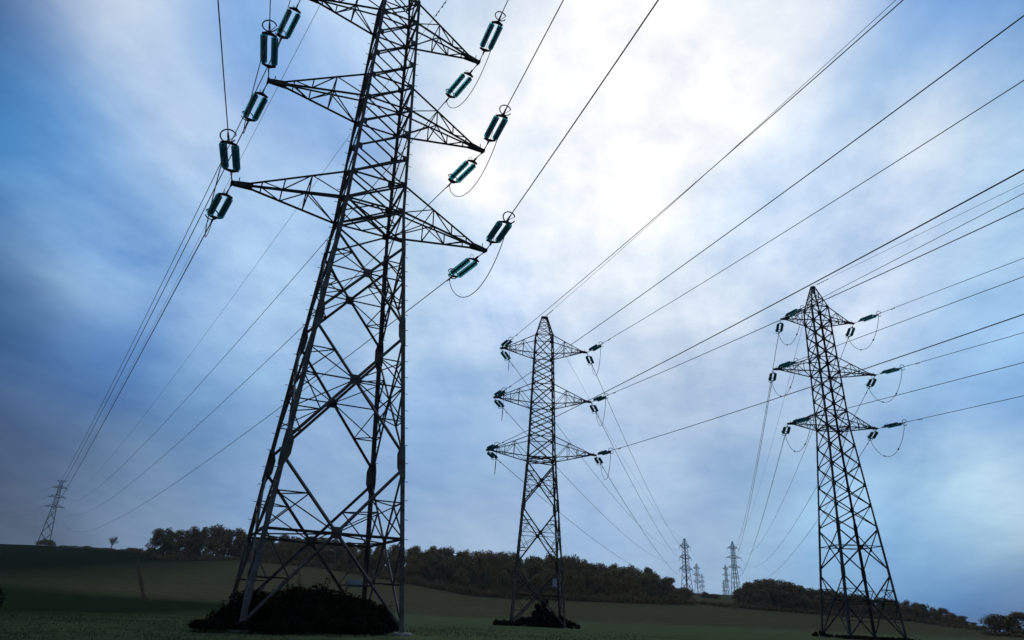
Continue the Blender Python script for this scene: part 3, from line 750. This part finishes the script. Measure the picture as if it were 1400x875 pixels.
# hedge on the left ridge line
for x in range(88, 214, 8):
    q = onground(x, 634 if x < 120 else 600-(x-120)*.9)
    tall = 1.6 if 170 <= x <= 192 else trng.uniform(.5, .95)
    shrub(q, [('foliage', HB[k % 4]), ('stems', HT)], 'low hedge shrub along the skyline of the left ridge', 'hedge on the left ridge', (1.1, .8, tall), rz=0); k += 1
shrub(onground(61, 628), [('foliage', HB[1]), ('stems', HT)], 'round dark shrub round the feet of the far ridge pylon', None, (2.1, 1.2, 2.3))
# bare tree on the ridge
def bare_tree(p, h, label):
    rng = random.Random(9); mb = MB()
    o = empty('bare_tree', p); tag(o, label, 'tree')
    t = MB(); t.tube([(0, 0, -.3), (.05, 0, h*.2), (.1, .1, h*.36)], [h*.034, h*.026, h*.018], 7); t.build('trunk', M_bark, o)
    def grow(p0, d, l, r, lv):
        p1 = p0+d*l; mid = (p0+p1)/2+Vector((rng.gauss(0, .05), rng.gauss(0, .05), 0))*l; mb.tube([p0, mid, p1], [r, r*.8, r*.6], 5)
        if lv == 0: return
        for _ in range(3): grow(p1 if _ else mid, (d+Vector((rng.gauss(0, .42), rng.gauss(0, .42), rng.gauss(.12, .22)))).normalized(), l*rng.uniform(.6, .8), r*.6, lv-1)
    for q in range(14):
        a = q*2.4; tl = (.25, .7, 1.15)[q % 3]
        grow(Vector((.08, .08, h*rng.uniform(.24, .36))), Vector((math.cos(a)*tl, math.sin(a)*tl, 1)).normalized(), h*rng.uniform(.17, .21), h*.011, 4)
    mb.build('branches', M_bark, o)
q = onground(151, 590); bare_tree(q, top_h(q, 729)*.97, 'small leafless tree alone on the skyline of the left ridge')
# woods on the right
def belt(x0, x1, prof, r0, step, lb, grp, rws):
    for dr, fr in rws:
        x = x0
        while x < x1:
            az = math.degrees(azcol(x, 330)); r = (r0 if r0 else float(np.interp(az, AZ, RS)))+dr
            p = onground(x, r); h = top_h(p, float(np.interp(x, prof[0], prof[1])))*fr*trng.uniform(.9, 1.05)
            if h > 1.5: tree(p, h, max(4, min(13, h*.95))*trng.uniform(.9, 1.2), lb, grp)
            x += step*trng.uniform(.75, 1.15)
belt(1013, 1125, ([1005, 1020, 1040, 1075, 1100, 1120, 1130], [806, 795, 788, 792, 796, 802, 806]), None, 15, 'tree of the rounded dark wood left of the right-hand pylon', 'trees of the rounded wood', ((3, .7), (16, .95), (30, 1.0)))
belt(1125, 1345, ([1120, 1150, 1180, 1230, 1250, 1290, 1320, 1335, 1345], [802, 806, 812, 819, 820, 828, 842, 851, 856]), None, 13, 'tree of the low dark wood sloping down behind the right-hand pylon', 'trees of the low sloping wood', ((4, .75), (18, 1.0)))
for x in range(1012, 1350, 9):
    az = math.degrees(azcol(x, 330)); r = float(np.interp(az, AZ, RS))-1
    shrub(onground(x, r), [('foliage', HB[k % 4]), ('stems', HT)], 'low dark shrub on the edge of the right-hand woods', 'shrubs edging the right-hand woods', (1, .7, trng.uniform(.8, 1.3)*(1 if x < 1300 else .6))); k += 1
for (x, yt, r, w, lb) in ((937, 801, 430, 11, 'round tree hiding the foot of the far pylon behind the wood'), (964, 808, 560, 8, 'small round tree standing in the gap between the woods, left of two'),
                      (977, 811, 560, 10, 'small flat-topped tree in the gap between the woods, right of two'), (1368, 837, 252, 9.5, 'broad dark tree near the right edge of the frame, left of two'), (1396, 834, 250, 9.5, 'dark tree cut by the right edge of the frame')):
    p = onground(x, r); tree(p, top_h(p, yt), w, lb, None)
for x in (950, 962, 974, 986, 998):
    shrub(onground(x, 335), [('foliage', HB[k % 4]), ('stems', HT)], 'low hedge shrub crossing the gap between the two woods', 'hedge in the gap between the woods', (1.1, .7, .75)); k += 1
for x in (1352, 1362, 1372, 1382, 1392):
    shrub(onground(x, 243), [('foliage', HB[k % 4]), ('stems', HT)], 'low shrub under the two dark trees by the right edge', 'shrubs under the right-edge trees', (.6, .5, .45)); k += 1
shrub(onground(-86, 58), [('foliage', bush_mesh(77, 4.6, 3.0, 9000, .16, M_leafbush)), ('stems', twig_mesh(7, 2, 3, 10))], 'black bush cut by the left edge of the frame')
# the bush between the feet of the nearest pylon
def world_bush(T, name, label, specs, M, group=None):
    o = empty(name, (T['x'], T['y'], T['z']), T['yaw']); tag(o, label, 'bush', group)
    mb = MB(); st = MB(); rng = random.Random(31)
    for (cx, cy, w, dp, h, n, size) in specs:
        lobes = []; tall = h > w*.9
        for q in range(int(w*dp*(1.6 if h > .6 else 7))+6):
            x = rng.uniform(-.5, .5)*w; y = rng.uniform(-.5, .5)*dp; e = max(0.0, 1-(2*x/w)**2-(2*y/dp)**2*.7)
            lr = (w*rng.uniform(.2, .32) if tall else h*(rng.uniform(.22, .36) if h > .6 else rng.uniform(.5, .8))); tz = rng.uniform(.05, 1); nr = 1-.65*tz if tall else 1.0; lobes.append((cx+x*.9*nr+(.25*tz if tall else 0), cy+y*.9*nr, max(lr*.45, (h-lr)*(tz if tall else e**.55*rng.uniform(.72, 1))), lr*(.6+.4*nr)))
        c_ = crown_pts(rng, lobes, n, size, .95); mb.add(c_.v, c_.f)
        for q in range(int(w*5)):
            b = Vector((cx+rng.uniform(-.42, .42)*w, cy+rng.uniform(-.4, .4)*dp, -.2)); e = max(.25, 1-((b.x-cx)/w*2)**2*.8)
            l = h*e*rng.uniform(.85, 1.22); d = Vector(((b.x-cx)*.12+rng.gauss(0, .12), rng.gauss(0, .15), 1)); st.tube([(cx*.9, cy*.9, -.35), b, b+d*l*.5, b+d*l], [.02, .03, .02, .006], 5)
            pe = b+d*l                              # leafy shoots that break the outline
            for s in range(16):
                c = pe-d*rng.uniform(0, .6)*(pe-b).length*.5+Vector((rng.gauss(0, .06), rng.gauss(0, .06), 0)); a_ = Vector((rng.gauss(0, 1), rng.gauss(0, 1), rng.gauss(0, 1))).normalized(); b_ = a_.orthogonal().normalized()
                mb.add([c, c+a_*.05+b_*.025, c+a_*.11, c+a_*.05-b_*.025], [(0, 1, 2, 3)])
    mb.build('foliage', M, o); st.build('stems', M_stem, o)
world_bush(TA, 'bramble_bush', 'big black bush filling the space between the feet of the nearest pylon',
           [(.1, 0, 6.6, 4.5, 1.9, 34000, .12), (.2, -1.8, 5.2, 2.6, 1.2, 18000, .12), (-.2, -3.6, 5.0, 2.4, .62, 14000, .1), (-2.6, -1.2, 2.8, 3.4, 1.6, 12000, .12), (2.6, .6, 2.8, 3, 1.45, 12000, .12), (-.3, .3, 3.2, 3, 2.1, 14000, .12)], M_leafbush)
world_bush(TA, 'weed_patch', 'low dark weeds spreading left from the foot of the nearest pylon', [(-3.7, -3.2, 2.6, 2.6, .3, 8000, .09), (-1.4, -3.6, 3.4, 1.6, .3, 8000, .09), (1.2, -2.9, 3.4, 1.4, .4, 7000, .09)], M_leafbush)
world_bush(TB, 'bramble_bush', 'dark bramble heap with a taller shrub between the feet of the middle pylon',
           [(0, 0, 8.4, 6.5, .85, 9000, .2), (.3, -.6, 2.1, 2.0, 3.3, 5500, .2), (1.5, -.4, 2.2, 2.2, 2.0, 4500, .2), (2.6, -.6, 2.2, 2.2, 1.5, 3500, .2), (-1.4, -1.2, 3, 2.4, 1.2, 3000, .2), (3.6, -1.4, 2.4, 2.6, .9, 2500, .18), (-3.6, -2.2, 2.8, 2.2, .6, 2500, .18)], M_bramble)
world_bush(TC, 'weed_patch', 'strip of low weeds round the feet of the right-hand pylon', [(0, -3.0, 9, 2.2, .35, 6000, .14), (-3.2, 3.2, 1.8, 1.8, .8, 2000, .14), (0, 3, 6, 1.6, .3, 2500, .14)], M_bramble)

# grass blades of the near field
def grass():
    rng = random.Random(4); vs = []; fs = []
    for _ in range(52000):
        r = 17+50*rng.random()**1.2; a = math.radians(rng.uniform(-42, 42)); x, y = r*math.sin(a), r*math.cos(a)
        dens = mnoise.noise(Vector((x*.25, y*.25, 7)))
        if dens < -.28 or rng.random() < (r-17)/50: continue
        z = ground(x, y); h = rng.uniform(.03, .075)*(1+.8*max(0, dens)); o = len(vs); t = rng.random()*6.28; w = .012+r*.0003
        c, s = math.cos(t)*w, math.sin(t)*w; lx, ly = rng.gauss(0, .03), rng.gauss(0, .03)
        vs += [(x-c, y-s, z-.01), (x+c, y+s, z-.01), (x+lx, y+ly, z+h)]; fs.append((o, o+1, o+2))
    me = bpy.data.meshes.new('grass'); me.from_pydata(vs, [], fs)
    me.materials.append(mat('grass_blade', (.056, .072, .034), .85, 0, (.08, .096, .045), .3, spec=.02))
    tag(link('grass', me), 'short sparse crop blades over the near green field', 'grass', kind='stuff')
grass()

# ------------------------------------------------------------------ haze
def haze():
    mb = MB(); x0, x1, y0, y1, z0, z1 = -9100, 9100, -9100, 9100, -60, 108
    mb.add([(x, y, z) for z in (z0, z1) for y in (y0, y1) for x in (x0, x1)], [(0, 2, 3, 1), (4, 5, 7, 6), (0, 1, 5, 4), (2, 6, 7, 3), (0, 4, 6, 2), (1, 3, 7, 5)])
    M = bpy.data.materials.new('haze_air'); M.use_nodes = True; t = M.node_tree; t.nodes.clear()
    v = t.nodes.new('ShaderNodeVolumePrincipled'); v.inputs['Density'].default_value = HAZE; v.inputs['Color'].default_value = (.8, .88, .97, 1)
    v.inputs['Anisotropy'].default_value = .2
    o = t.nodes.new('ShaderNodeOutputMaterial'); t.links.new(v.outputs[0], o.inputs['Volume'])
    tag(mb.build('haze', M), 'thin blue evening haze over the fields', 'haze', kind='stuff')
HAZE = 0.00007
haze()
